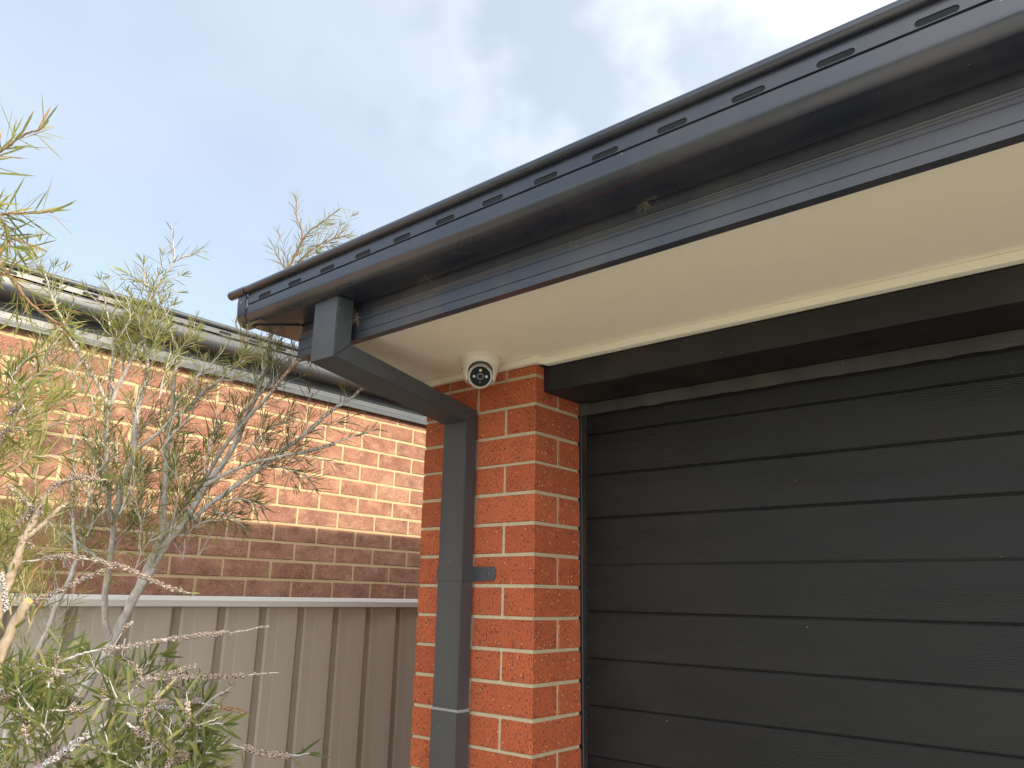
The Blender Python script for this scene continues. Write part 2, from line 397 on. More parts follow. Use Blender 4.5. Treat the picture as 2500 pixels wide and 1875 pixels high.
# return gutter along Y (outer face at XO)
g2 = [(XO+.113-(FY-a), b) for a, b in gutter_profile(FY, zb0)]
o3, i3 = offset_shell(g2, .0014); extrude(bm, o3+i3[::-1], FY-.100, 6.0, 'Y')
extrude(bm, [(XO+.0025, zb0+.0575), (XO+.0025, zb0+.098), (XO+.004, zb0+.098), (XO+.004, zb0+.0575)], FY-.112, 6.0, 'Y')
extrude(bm, [(XO+.113-(FY-a), b) for a, b in bead(FY, zb0)], FY-.116, 6.0, 'Y')
# bottom tray joining corner to the fascia
vs = [bm.verts.new(v_) for v_ in ((XO+.030, FY-.080, zb0-.001), (XC-.002, FY-.082, zb0-.001), (FX-.001, FY-.001, zb0-.001), (FX-.001, FY+.10, zb0-.001), (XO+.030, FY+.10, zb0-.001))]
bm.faces.new(vs)
cpiece = finish('gutter_corner', bm, M_METAL, gut, True, 40)
# mitre seam sealed underneath, front lap edge
bm = bmesh.new()
tube(bm, [Vector((XC-.004, FY-.1125, zb0+.088)), Vector((XC-.004, FY-.1125, zb0+.036)), Vector((XC-.0035, FY-.104, zb0+.012)), Vector((XC-.001, FY-.088, zb0-.001)), Vector((XC+.02, FY-.075, zb0-.0015)), Vector((FX, FY-.002, zb0-.0015))], [.0016]*6, 6)
finish('seam', bm, M_RUBBER, cpiece)
bm = bmesh.new()
for (x, y, z) in ((XC-.026, FY-.1155, zb0+.066),):
    bmesh.ops.create_uvsphere(bm, u_segments=8, v_segments=6, radius=.0032, matrix=Matrix.Translation((x, y, z)))
finish('rivet', bm, M_SILVER, cpiece, True)
# downpipe
PX0, PX1 = -.320, -.219
dp = [(-.562, .209), (-.562, .043), (-.055, -.034), (-.055, GROUND+.05), (-.008, GROUND+.05), (-.008, .004), (-.509, .088), (-.509, .209)]
def pipe_part(name, poly, par, m=M_PIPE, x0=PX0, x1=PX1, bev=.0022):
    bm = bmesh.new(); extrude(bm, poly, x0, x1, 'X')
    es = [e for e in bm.edges if abs(e.verts[0].co.x-e.verts[1].co.x) < 1e-6 and abs(e.calc_length()) > .02]
    bmesh.ops.bevel(bm, geom=es, offset=bev, segments=2, affect='EDGES')
    return finish(name, bm, m, par, True, 30)
pipe = pipe_part('downpipe', [(-.562, .209), (-.562, .043), (-.509, .088), (-.509, .209)], house)
pipe_part('offset_arm', [(-.5615, .0425), (-.0545, -.0345), (-.0085, .0045), (-.5095, .0885)], pipe, x0=PX0+.0003, x1=PX1-.0003)
pipe_part('lower_pipe', [(-.0545, -.034), (-.0545, -.852), (-.0085, -.852), (-.0085, .004)], pipe, x0=PX0+.001, x1=PX1-.001)
pipe_part('base_pipe', [(-.057, -.855), (-.057, GROUND+.05), (-.006, GROUND+.05), (-.006, -.855)], pipe, x0=PX0-.001, x1=PX1+.001)
pipe_part('pipe_joint', [(-.056, -.8485), (-.056, -.8565), (-.007, -.8565), (-.007, -.8485)], pipe, M_SILVER, PX0-.0004, PX1+.0004, .0005)
bm = bmesh.new(); bmesh.ops.create_uvsphere(bm, u_segments=10, v_segments=6, radius=.0055, matrix=Matrix.Translation((PX1, -.062, -.008)) @ Matrix.Scale(.35, 4, (1, 0, 0)))
finish('screw_head', bm, M_RUBBER, pipe, True)
# wall strap
bm = bmesh.new()
box(bm, PX0-.0015, PX1+.0015, -.0565, -.003, -.503, -.463)
e_ = [(-.2195, -.503)]
v0 = []
pts = [(PX1, -.503), (-.150, -.503)]+[(-.150+.014*math.sin(a), -.483-.020*math.cos(a)) for a in [k*math.pi/8 for k in range(1, 8)]]+[(-.150, -.463), (PX1, -.463)]
A = [bm.verts.new((x, -.004, z)) for x, z in pts]; B = [bm.verts.new((x, -.0005, z)) for x, z in pts]
bm.faces.new(A); bm.faces.new(B[::-1])
for i in range(len(pts)): bm.faces.new((A[i], B[i], B[(i+1) % len(pts)], A[(i+1) % len(pts)]))
strap = finish('wall_strap', bm, M_PIPE, pipe)
bm = bmesh.new(); bmesh.ops.create_uvsphere(bm, u_segments=10, v_segments=6, radius=.006, matrix=Matrix.Translation((-.165, -.004, -.483)) @ Matrix.Scale(.4, 4, (0, 1, 0)))
finish('bolt', bm, M_PIPE, strap, True)
# lintel and seals
bm = bmesh.new(); box(bm, .002, 5.5, .036, .222, .040, .1165, 0, .002); finish('door_lintel', bm, M_LINTEL, house)
# garage door
bm = bmesh.new()
joints = [.081, -.051, -.180, -.311, -.449, -.583, -.714, -.842, -.975]
while joints[-1] > GROUND+.2: joints.append(joints[-1]-.132)
DY = .262; prof = []
prof.append((DY, .11))
for i, z in enumerate(joints):
    thin = i in (4, 9)
    h_ = .0011 if thin else .0022; d_ = .002 if thin else .006
    prof += [(DY, z+h_+.002), (DY+.0012, z+h_), (DY+d_, z+h_*.3), (DY+d_, z-h_*.3), (DY+.0022, z-h_), (DY, z-h_-.0036)]
prof.append((DY, GROUND+.06)); prof.append((DY+.04, GROUND+.06)); prof.append((DY+.04, .11))
extrude(bm, prof, -.0015, 5.5, 'X')
door = finish('garage_door', bm, M_DOOR, house)
bm = bmesh.new(); box(bm, -.060, -.0045, .238, .262, GROUND+.06, .036, 0, .002); box(bm, -.024, -.0068, .2345, .2375, GROUND+.06, .02, 0)
finish('side_seal', bm, M_RUBBER, door)
bm = bmesh.new()
n_ = 160; A = []; B = []
for i in range(n_+1):
    x = -.01+i*5.5/n_; zz = .004+random.uniform(-.0018, .0018); A.append(bm.verts.new((x, .226+random.uniform(-.001, .001), .0395))); B.append(bm.verts.new((x, .230, zz)))
for i in range(n_): bm.faces.new((A[i], A[i+1], B[i+1], B[i]))
finish('top_seal', bm, M_SEAL, door)
# end wall on far side and roof
bm = bmesh.new(); box(bm, 4.9, 5.4, 0, 6, GROUND, .117); box(bm, 5.4, 5.5, 0, 6, GROUND, .117); finish('far_wall', bm, M_BRICK, house)
bm = bmesh.new()
rp = [(-.575, FY-.055, .300), (5.5, FY-.055, .335), (5.5, 6.6, 2.2), (1.7, 6.6, .98), (1.7, 2.4, .98)]
a_ = bm.verts.new((-.585, FY-.05, .300)); b_ = bm.verts.new((5.6, FY-.05, .330)); c_ = bm.verts.new((2.6, 2.9, 1.28)); d_ = bm.verts.new((-.585, 7.0, .300)); e_ = bm.verts.new((2.6, 7.0, 1.28)); f_ = bm.verts.new((5.6, 7.0, .33))
for q in ((a_, b_, c_), (a_, c_, e_, d_), (b_, f_, e_, c_)): bm.faces.new(q)
finish('roof', bm, M_ROOF, house)

# ------------------------------------------------------------------ security camera
SC = Vector((-.130, -.100, .137)); k_ = empty('security_camera', SC, 'white turret security camera with black face fixed under the cream soffit', 'security camera')
aim = (CAM-SC+Vector((0, 0, .02))).normalized(); az = math.atan2(aim.y, aim.x)
bm = bmesh.new(); n = 64; rings = []
prf = [(0, .0), (.0595, 0), (.0605, -.002), (.0605, -.010), (.0580, -.012)]
def rim(a):
    d = abs((a-az+math.pi) % (2*math.pi)-math.pi)
    t_ = max(0.0, 1-(d/1.12)**2); return -.073+.048*math.sqrt(t_)
rad = lambda z: .0580-(-z-.012)*.225
for (r_, z) in prf: rings.append([bm.verts.new((SC.x+r_*math.cos(k*2*math.pi/n), SC.y+r_*math.sin(k*2*math.pi/n), SC.z+z)) for k in range(n)])
for s in (.33, .66, 1.0):
    rings.append([])
    for k in range(n):
        a = k*2*math.pi/n; z = -.012+(rim(a)+.012)*s; r_ = rad(z); rings[-1].append(bm.verts.new((SC.x+r_*math.cos(a), SC.y+r_*math.sin(a), SC.z+z)))
rings.append([])
for k in range(n):
    a = k*2*math.pi/n; z = rim(a); r_ = rad(z)-.0035; rings[-1].append(bm.verts.new((SC.x+r_*math.cos(a), SC.y+r_*math.sin(a), SC.z+z-.0008)))
rings.append([bm.verts.new((SC.x+.036*math.cos(k*2*math.pi/n), SC.y+.036*math.sin(k*2*math.pi/n), SC.z-.016)) for k in range(n)])
for A, B in zip(rings, rings[1:]):
    for k in range(n): bm.faces.new((A[k], A[(k+1) % n], B[(k+1) % n], B[k]))
bm.faces.new(rings[-1])
finish('mount_base', bm, M_WHITE, k_, True, 30)
BC = SC+Vector((aim.x, aim.y, 0)).normalized()*.010+Vector((0, 0, -.059))
aim2 = ((CAM-BC).normalized()+Vector((0, 0, -.07))).normalized(); ax = Matrix.Translation(BC) @ aim2.to_track_quat('Z', 'Y').to_matrix().to_4x4()
bm = bmesh.new(); rr = .0375; prev = []
prf = [(.0001, -rr)]+[(rr*math.sin(a), -rr*math.cos(a)) for a in [math.pi*j/20 for j in range(1, 15)]]+[(.0316, .0225), (.0310, .0225), (.0304, .0205)]
R_ = []
for (r_, z) in prf: R_.append([bm.verts.new(ax @ Vector((r_*math.cos(k*2*math.pi/40), r_*math.sin(k*2*math.pi/40), z))) for k in range(40)])
for A, B in zip(R_, R_[1:]):
    for k in range(40): bm.faces.new((A[k], A[(k+1) % 40], B[(k+1) % 40], B[k]))
ball = finish('camera_ball', bm, M_WHITE, k_, True, 30)
def disc(name, cx, cy, r_, z0, z1, m, par, nn=28):
    bm = bmesh.new(); A = [bm.verts.new(ax @ Vector((cx+r_*math.cos(k*2*math.pi/nn), cy+r_*math.sin(k*2*math.pi/nn), z0))) for k in range(nn)]
    B = [bm.verts.new(ax @ Vector((cx+r_*.94*math.cos(k*2*math.pi/nn), cy+r_*.94*math.sin(k*2*math.pi/nn), z1))) for k in range(nn)]
    for k in range(nn): bm.faces.new((A[k], A[(k+1) % nn], B[(k+1) % nn], B[k]))
    bm.faces.new(B); return finish(name, bm, m, par, True, 30)
face = disc('face_plate', 0, 0, .0306, .016, .0222, M_GLASS, k_, 40)
disc('lens', 0, 0, .0105, .022, .0240, M_LENS, face); disc('lens', 0, 0, .0062, .0238, .0246, M_GLASS, face)
for (x, y, m) in ((-.018, 0, M_LED), (.018, 0, M_LED), (0, .0180, M_LEDY)): disc('led', x, y, .0040, .022, .0242, m, face, 16)
disc('sensor_hole', 0, -.0170, .0024, .022, .0230, M_LENS, face, 12)
bm = bmesh.new()
for s in (-1, 1):
    side = Vector((-aim.y, aim.x, 0)).normalized()*s
    bm = bmesh.new(); bmesh.ops.create_uvsphere(bm, u_segments=8, v_segments=6, radius=.0022, matrix=Matrix.Translation(SC+side*.0530+Vector((0, 0, -.036))))
    finish('screw', bm, M_RUBBER, k_, True)

# ------------------------------------------------------------------ fence
FXX = -1.35; FT = -.562
fence = empty('steel_fence', (FXX, 1, GROUND), 'taupe corrugated steel fence with sky-lit cap rail beside the orange brick pier', 'fence')
pitch = .1725; y0 = .017-8*pitch-6*pitch
bm = bmesh.new(); P = []
# rib edges fall at y = .017 + n*pitch ; deep valley then tapering flat
y = y0
while y < 7:
    P += [(y, .024), (y+.018, .0075), (y+.022, .0065), (y+.046, .001), (y+.056, .0055), (y+.092, .0110), (y+.096, .0122), (y+.150, .0215), (y+.168, .0238)]
    y += pitch
A = [bm.verts.new((FXX+d-.012, yy, GROUND+.03)) for yy, d in P]; B = [bm.verts.new((FXX+d-.012, yy, FT-.020)) for yy, d in P]
for i in range(len(P)-1): bm.faces.new((A[i], A[i+1], B[i+1], B[i]))
finish('corrugated_sheet', bm, M_FENCE, fence)
bm = bmesh.new()
extrude(bm, [(FXX-.024, FT-.036), (FXX-.026, FT-.014), (FXX-.016, FT), (FXX+.020, FT), (FXX+.030, FT-.015), (FXX+.028, FT-.036), (FXX+.024, FT-.036), (FXX+.024, FT-.020), (FXX-.02, FT-.020), (FXX-.02, FT-.036)], y0, 7, 'Y')
finish('cap_rail', bm, M_CAP, fence, True, 20)
for yy in (-2.3, .017-.004-pitch*2+pitch*0, 2.4, 4.8):
    pass
bm = bmesh.new(); box(bm, FXX-.02, FXX+.022, y0, y0+.05, GROUND, FT-.02); finish('post', bm, M_FENCE, fence)
bm = bmesh.new(); box(bm, FXX-.02, FXX+.022, 6.9, 6.95, GROUND, FT-.02); finish('post', bm, M_FENCE, fence)

# ------------------------------------------------------------------ neighbour's house
nb = empty('neighbour_house', (-1.88, 2, GROUND), 'mottled brick neighbouring house wall with grey gutter behind the taupe fence', 'house')
WX = -1.88; C_ = CAM
bm = bmesh.new(); box(bm, -2.1, WX-.003, -3.0, 7, GROUND, .44, 1)
sc_ = (C_.x-WX)/(C_.x+1.8)
zj = (.268-C_.z)*sc_+C_.z      # one measured bed joint
while zj > GROUND: zj -= .086
row = 0; yj = (1.178-C_.y)*sc_+C_.y     # vertical joint in the row around z .301 (above bed .268)
rows = []
zz = zj
while zz < .45:
    n_rows = round((zz-((.268-C_.z)*sc_+C_.z))/.086)
    y = yj+(.1215 if n_rows % 2 else 0)-.243*18
    while y < 7:
        sh = random.uniform(-.001, .001)
        box(bm, WX-.05, WX+sh*.6, y+.006+random.uniform(-.0014, .0014), y+.243-.006, zz+.0062, min(zz+.086-.0062, .445), 0, .002, .0012)
        y += .243
    zz += .086
finish('brick_wall', bm, [M_NBRICK, M_NMORTAR], nb)
bm = bmesh.new(); nfx = -1.845
F3 = [(nfx+d, .408+z) for d, z in FASC]; extrude(bm, F3, -3.0, 7, 'Y', za=-.020, zb=.030)
nfas = finish('fascia', bm, M_NFASC, nb)
bm = bmesh.new(); box(bm, nfx-.004, nfx+.003, -.945, -.93, .402, .56); finish('fascia_joint', bm, M_NMETAL, nfas)
NZ = .490
bm = bmesh.new(); g4 = [(nfx-(a-FY), b-zb0+NZ) for a, b in gutter_profile(FY, zb0)]
o4, i4 = offset_shell(g4, .0014); extrude(bm, o4+i4[::-1], -3.0, 7, 'Y', za=-.010, zb=.03)
slotted_band(bm, nfx+.1105, NZ+.0575, NZ+.092, -3.0, 7, -.62, .144, .06, 'Y', .004, -1)
for v_ in bm.verts:
    pass
extrude(bm, [(nfx-(a-FY), b-zb0+NZ) for a, b in bead(FY, zb0)], -3.0, 7, 'Y', za=-.01, zb=.03)
finish('gutter', bm, [M_NMETAL, M_SLOT], nb, True, 40)
bm = bmesh.new(); vs = [bm.verts.new(v_) for v_ in ((nfx+.05, -3, NZ+.08), (nfx+.05, 7, NZ+.11), (-6, 7, NZ+1.5), (-6, -3, NZ+1.5))]; bm.faces.new(vs)
finish('roof', bm, M_ROOF, nb)

# ------------------------------------------------------------------ cobwebs
def onplane(px, py, y):
    d = pt(px, py, 1)-CAM; return CAM+d*((y-CAM.y)/d.y)
def cobweb(name, c, r_, n, label, seed, flat=(1, 1, 1)):
    rnd = random.Random(seed); bm = bmesh.new()
    for i in range(n):
        d = Vector([rnd.gauss(0, 1)*flat[j] for j in range(3)]).normalized()*r_*rnd.uniform(.3, 1)
        m_ = d*.5+Vector([rnd.gauss(0, 1) for j in range(3)])*r_*.13
        tube(bm, [c, c+m_, c+d], [.00034, .00026, .00016], 3, 0, False)
    return tag(finish(name, bm, M_WEB), label, 'cobweb', 'cobwebs under the gutter')
cobweb('cobweb', onplane(1576, 490, FY-.003), .050, 60, 'brown star shaped cobweb where the gutter meets the fascia', 3, (1, .5, 1))
cobweb('cobweb', onplane(872, 778, FY-.006), .036, 50, 'pale hanging cobweb between the downpipe top and the fascia', 5, (.35, .6, 1))
cobweb('cobweb', onplane(1035, 668, FY-.020), .05, 24, 'faint grey cobweb under the gutter right of the downpipe', 8, (1, .5, .5))

# ------------------------------------------------------------------ bottlebrush shrubs
def catmull(P, n):
    res = []
    Q = [P[0]*2-P[1]]+P+[P[-1]*2-P[-2]]
    for i in range(1, len(Q)-2):
        for k in range(n):
            t_ = k/n; a, b, c, d = Q[i-1], Q[i], Q[i+1], Q[i+2]
            res.append(.5*((2*b)+(c-a)*t_+(2*a-5*b+4*c-d)*t_*t_+(3*b-a-3*c+d)*t_**3))
    res.append(P[-1]); return res
def walk(C, s0, s1, step, rnd, jit=.3):
    """points along a polyline between two fractions of its length"""
    L = [0]
    for a, b in zip(C, C[1:]): L.append(L[-1]+(b-a).length)
    s = s0*L[-1]; i = 0
    while s < s1*L[-1]:
        while i < len(L)-2 and L[i+1] < s: i += 1
        f = (s-L[i])/max(1e-9, L[i+1]-L[i]); yield C[i].lerp(C[i+1], f), (C[i+1]-C[i]).normalized(), s/L[-1]
        s += step*(1+rnd.uniform(-jit, jit))
class Leaves:
    def __init__(s): s.v = []; s.f = []
    def add(s, p, d, nrm, L, W, curve, rnd):
        d = d.normalized(); side = d.cross(nrm)
        if side.length < 1e-4: side = d.orthogonal()
        side.normalize(); up = side.cross(d).normalized(); tw = rnd.uniform(-.8, .8); side = side*math.cos(tw)+up*math.sin(tw)
        prof = (.25, .85, 1.0, .8, .05); b = len(s.v)
        cv = Vector((rnd.uniform(-1, 1), rnd.uniform(-1, 1), rnd.uniform(-.6, 1))).normalized()*curve
        for i, wd in enumerate(prof):
            t_ = i/4; q = p+d*(L*t_)+cv*(L*t_*t_)
            s.v += [q-side*(W*wd/2), q+side*(W*wd/2)]
        for i in range(4): a = b+2*i; s.f.append((a, a+1, a+3, a+2))
    def build(s, name, m, par):
        if not s.f: return
        me = bpy.data.meshes.new(name); me.from_pydata([tuple(v) for v in s.v], [], s.f); me.update()
        for p_ in me.polygons: p_.use_smooth = True
        return link(name, me, m, par)
CAPP = [(.35, 0), (.85, .18), (1.0, .5), (.88, .82), (.62, .95), (.5, .92), (.42, .70)]
def capsule(V, Fc, MI, p, d, r_, rnd):
    d = d.normalized(); a = d.orthogonal().normalized(); b = d.cross(a); n = 7; base = len(V)
    for (q, z) in CAPP:
        for k in range(n): V.append(p+(a*math.cos(k*6.2832/n)+b*math.sin(k*6.2832/n))*(q*r_)+d*(z*r_*1.55))
    for i in range(len(CAPP)-1):
        for k in range(n): Fc.append((base+i*n+k, base+i*n+(k+1) % n, base+(i+1)*n+(k+1) % n, base+(i+1)*n+k)); MI.append(1 if i >= 5 else 0)
    Fc.append(tuple(base+(len(CAPP)-1)*n+k for k in range(n))); MI.append(1)
def rdir(rnd): return Vector((rnd.gauss(0, 1), rnd.gauss(0, 1), rnd.gauss(0, 1))).normalized()
def leafy(Lv, C, s0, s1, step, L, W, rnd, spread=.95, curve=.20):
    ph = rnd.uniform(0, 6)
    for p, d, s in walk(C, s0, s1, step, rnd):
        ph += 2.4; a = d.orthogonal().normalized(); b = d.cross(a); o = a*math.cos(ph)+b*math.sin(ph)
        an = spread*rnd.uniform(.65, 1.2); ll = L*rnd.uniform(.65, 1.15)*(1-.25*max(0, s-.7)/.3)
        Lv.add(p, d*math.cos(an)+o*math.sin(an)+Vector((0, 0, .10)), o, ll, W*rnd.uniform(.8, 1.15), ll*curve*rnd.uniform(-1, 1)*1.3, rnd)
def branch(shrub, path, r0, r1, seed, barkm=M_BARK, leaf=(), twigs=(), caps=(), leafm=M_LEAF, capm=M_CAPS, name='branch', capsr=.0027, label=None):
    """path: (px, py, distance); radii in photo pixels; leaf: (s0, s1, step, length, width); twigs: (s0, s1, step, twig length, leaf length, width); caps: (s0, s1, turns density)"""
    rnd = random.Random(seed)
    P = [pt(*q) if len(q) == 3 and q[2] > 0 else Vector((q[0], q[1], -q[2]-10)) for q in path]
    C = catmull(P, 5); n = len(C); dm = sum(q[2] for q in path)/len(path) if path[0][2] > 0 else 1.8
    R0, R1 = r0*dm/FPX, r1*dm/FPX
    C = [c+rdir(rnd)*(.0012 if 0 < i < n-1 else 0) for i, c in enumerate(C)]
    rads = [(R0+(R1-R0)*i/(n-1))*(1+rnd.uniform(-.07, .07)) for i in range(n)]
    rads = [q*1.1 for q in rads]
    bm = bmesh.new(); tube(bm, C, rads, 9)
    Lv = Leaves(); CV, CF, CM = [], [], []
    for (s0, s1, st, L, W) in leaf: leafy(Lv, C, s0, s1, st*(.85 if leafm is not M_LEAFB else 1), L*(1.7 if L < .0405 and leafm is not M_LEAFB else 1.15)*(1.12 if leafm is M_LEAFD else 1), W*(1.5 if leafm is M_LEAFD else 1.35), rnd)
    for (s0, s1, st, TL, L, W) in twigs:
        for p, d, s in walk(C, s0, s1, st*.62, rnd, .5):
            L_w = W*(1.5 if leafm is M_LEAFD else 1.35)
            o = rdir(rnd); o = (o-d*o.dot(d)).normalized(); td = (d*.85+o*.75+Vector((0, 0, .15))).normalized(); tl = TL*rnd.uniform(.5, 1.2)
            T = [p, p+td*tl*.35+rdir(rnd)*tl*.03, p+td*tl*.7+Vector((0, 0, tl*.05))+rdir(rnd)*tl*.05, p+td*tl+Vector((0, 0, tl*.12))+rdir(rnd)*tl*.06]
            T = catmull(T, 3); tube(bm, T, [max(.0005, .0014-.0009*i/len(T)) for i in range(len(T))], 5)
            leafy(Lv, T, .12, 1.0, .0068, L*(1.6 if leafm is not M_LEAFB else 1.1), L_w, rnd, 1.0, .26)
            for _ in range(5): Lv.add(T[-1], (td+rdir(rnd)*.5), rdir(rnd), L*1.0, L_w, .008, rnd)
    for cc in caps:
        s0, s1, st = cc[:3]; rr_ = capsr*(cc[3] if len(cc) > 3 else 1); ph = 0
        for p, d, s in walk(C, s0, s1, st, rnd, .25):
            ph += 2.4+rnd.uniform(-.3, .3); a = d.orthogonal().normalized(); b = d.cross(a); o = a*math.cos(ph)+b*math.sin(ph)
            i = min(n-1, int(s*(n-1))); capsule(CV, CF, CM, p+o*rads[i]*.75, o+d*.25+rdir(rnd)*.15, rr_*rnd.uniform(.75, 1.15), rnd)
    ob = finish(name, bm, barkm, shrub, True, 50)
    if label: ob['label'] = label
    Lv.build('leaves', leafm, ob)
    if CF:
        me = bpy.data.meshes.new('seed_capsules'); me.from_pydata([tuple(v) for v in CV], [], CF); me.update()
        for p_, m_ in zip(me.polygons, CM): p_.material_index = m_; p_.use_smooth = True
        link('seed_capsules', me, [capm, M_HOLE], ob)
    return ob

exec_tree = True
base1 = pt(200, 2600, 2.15); base1.z = GROUND
S1 = empty('bottlebrush_shrub', base1, 'tall airy bottlebrush with pale grey stems and needle leaves against the far brick wall', 'shrub')
nl, nw = .036, .0017
# main leaning stem that rises behind the end of the gutter
branch(S1, [(60, 2900, 2.1), (110, 2300, 2.1), (95, 1880, 2.1), (145, 1760, 2.1), (200, 1690, 2.12), (243, 1615, 2.14), (275, 1565, 2.15), (330, 1454, 2.17), (370, 1390, 2.18), (407, 1325, 2.2), (440, 1287, 2.2), (477, 1230, 2.22), (505, 1184, 2.24), (545, 1130, 2.27), (580, 1073, 2.3), (600, 1022, 2.34), (635, 940, 2.38), (650, 870, 2.42), (664, 800, 2.46), (690, 700, 2.5), (705, 640, 2.52)],
       13, 2.8, 1, leaf=[(.86, 1, .006, nl, nw)], twigs=[(.62, .97, .055, .11, nl, nw)], caps=[(.625, .685, .0018), (.87, .915, .0016)], label='thickest pale grey stem leaning right behind the gutter end', name='trunk')
branch(S1, [(690, 700, 2.5), (705, 657, 2.5), (746, 575, 2.5), (790, 540, 2.5), (829, 510, 2.5)], 2.6, 1.1, 2, M_TWIG, leaf=[(0, 1, .0045, .044, .0018)], twigs=[(.1, .6, .05, .10, .038, nw)])
branch(S1, [(705, 657, 2.5), (738, 580, 2.5), (725, 530, 2.5), (722, 475, 2.5)], 2, .9, 3, M_TWIG, leaf=[(.1, 1, .006, .042, .0018)])
branch(S1, [(700, 660, 2.5), (680, 630, 2.5), (668, 600, 2.5)], 1.8, .9, 4, M_TWIG, leaf=[(0, 1, .005, .036, nw)])
branch(S1, [(715, 655, 2.52), (760, 610, 2.52), (810, 585, 2.54), (860, 570, 2.55)], 2.2, .9, 5, M_TWIG, leaf=[(0, 1, .0042, .036, nw)], twigs=[(.1, .9, .035, .07, .034, nw)])
branch(S1, [(322, 1468, 2.17), (350, 1405, 2.24), (390, 1325, 2.3), (425, 1270, 2.3), (461, 1222, 2.3), (504, 1163, 2.3), (540, 1103, 2.32), (583, 1035, 2.33), (592, 1010, 2.33), (636, 960, 2.33), (690, 905, 2.34), (720, 868, 2.34)],
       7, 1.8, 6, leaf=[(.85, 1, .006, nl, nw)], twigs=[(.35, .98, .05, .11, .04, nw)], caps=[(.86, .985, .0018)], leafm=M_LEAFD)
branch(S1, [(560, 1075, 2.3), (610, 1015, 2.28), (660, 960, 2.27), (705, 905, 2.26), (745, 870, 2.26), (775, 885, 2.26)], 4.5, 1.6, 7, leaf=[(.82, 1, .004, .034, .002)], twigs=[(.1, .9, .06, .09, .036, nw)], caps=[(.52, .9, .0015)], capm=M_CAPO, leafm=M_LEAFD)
branch(S1, [(470, 1270, 2.2), (502, 1239, 2.2), (570, 1190, 2.2), (636, 1143, 2.2), (706, 1089, 2.2), (744, 1059, 2.2), (787, 1021, 2.2), (820, 995, 2.2), (847, 980, 2.2), (885, 947, 2.2)],
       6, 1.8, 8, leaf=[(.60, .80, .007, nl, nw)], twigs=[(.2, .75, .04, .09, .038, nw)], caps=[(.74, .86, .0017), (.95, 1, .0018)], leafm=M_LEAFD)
branch(S1, [(830, 990, 2.2), (845, 968, 2.2), (835, 945, 2.2)], 1.5, .8, 81, leaf=[(0, 1, .0025, .034, .0015)], leafm=M_LEAFD)
branch(S1, [(500, 1185, 2.2), (556, 1155, 2.18), (617, 1130, 2.16), (690, 1113, 2.15), (744, 1103, 2.15), (812, 1084, 2.15), (861, 1065, 2.15), (926, 1048, 2.15)],
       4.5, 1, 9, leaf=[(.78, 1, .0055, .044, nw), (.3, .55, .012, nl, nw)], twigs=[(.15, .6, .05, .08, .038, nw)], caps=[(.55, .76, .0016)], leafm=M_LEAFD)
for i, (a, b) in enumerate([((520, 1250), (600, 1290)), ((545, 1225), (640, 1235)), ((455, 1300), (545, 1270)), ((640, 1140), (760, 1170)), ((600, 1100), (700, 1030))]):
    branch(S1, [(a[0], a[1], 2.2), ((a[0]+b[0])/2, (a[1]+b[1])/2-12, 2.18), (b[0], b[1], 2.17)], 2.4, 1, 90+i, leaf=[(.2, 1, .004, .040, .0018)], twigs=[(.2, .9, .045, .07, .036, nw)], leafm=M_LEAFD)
# central forked stem
branch(S1, [(274, 1566, 2.15), (259, 1525, 2.12), (256, 1450, 2.09), (268, 1380, 2.08), (277, 1285, 2.07), (266, 1244, 2.06), (260, 1163, 2.05), (260, 1081, 2.05), (264, 1000, 2.05), (266, 990, 2.04)],
       7.5, 4.5, 10, twigs=[(.3, 1, .05, .10, nl, nw)], label='straight pale stem rising above the fence cap')
branch(S1, [(266, 992, 2.04), (233, 928, 2.03), (214, 896, 2.02), (174, 828, 2.0), (155, 787, 2.0), (130, 736, 1.98), (111, 676, 1.97), (95, 635, 1.96), (84, 608, 1.96)],
       5, 1.2, 11, leaf=[(.45, 1, .0055, .032, .0018)], twigs=[(.5, .9, .035, .07, .030, .0018)], caps=[(.20, .43, .0011, 1.0)])
branch(S1, [(268, 990, 2.06), (296, 925, 2.06), (328, 866, 2.06), (345, 830, 2.06)], 5, 2.5, 12, leaf=[(.5, 1, .01, nl, nw)], twigs=[(.2, 1, .04, .08, nl, nw)])
branch(S1, [(269, 975, 2.06), (272, 920, 2.06), (276, 840, 2.05), (262, 770, 2.04), (252, 720, 2.03)], 4, 1.2, 13, leaf=[(.4, 1, .006, .032, .0018)], twigs=[(.3, .95, .04, .07, .030, .0018)], caps=[(0, .3, .0015)])
branch(S1, [(276, 850, 2.05), (300, 810, 2.03), (318, 770, 2.02), (308, 728, 2.0)], 2.6, 1, 14, leaf=[(.1, 1, .006, .032, .0018)], twigs=[(.2, .9, .05, .06, .03, .0018)])
branch(S1, [(277, 1272, 2.08), (290, 1230, 2.09), (296, 1195, 2.1), (312, 1149, 2.1), (328, 1103, 2.1), (328, 1054, 2.1), (337, 1000, 2.1), (350, 950, 2.1), (356, 930, 2.1), (361, 898, 2.1), (353, 844, 2.1), (355, 776, 2.1), (365, 745, 2.1), (388, 698, 2.1), (423, 640, 2.1), (424, 600, 2.1), (419, 552, 2.1)],
       8, 1.1, 15, leaf=[(.64, 1, .0062, .033, .0018)], twigs=[(.3, .85, .045, .09, .032, .0018)], caps=[(.42, .50, .0014)], label='tallest central stem with a forked green tip against the sky')
branch(S1, [(423, 640, 2.1), (450, 628, 2.1), (475, 620, 2.1), (500, 612, 2.1)], 1.6, .8, 16, leaf=[(.1, 1, .005, .034, .0016)])
branch(S1, [(380, 712, 2.1), (350, 690, 2.1), (320, 672, 2.1), (293, 660, 2.1)], 2, .9, 17, leaf=[(0, 1, .005, .034, .0017)], twigs=[(.2, .8, .05, .06, .03, .0017)])
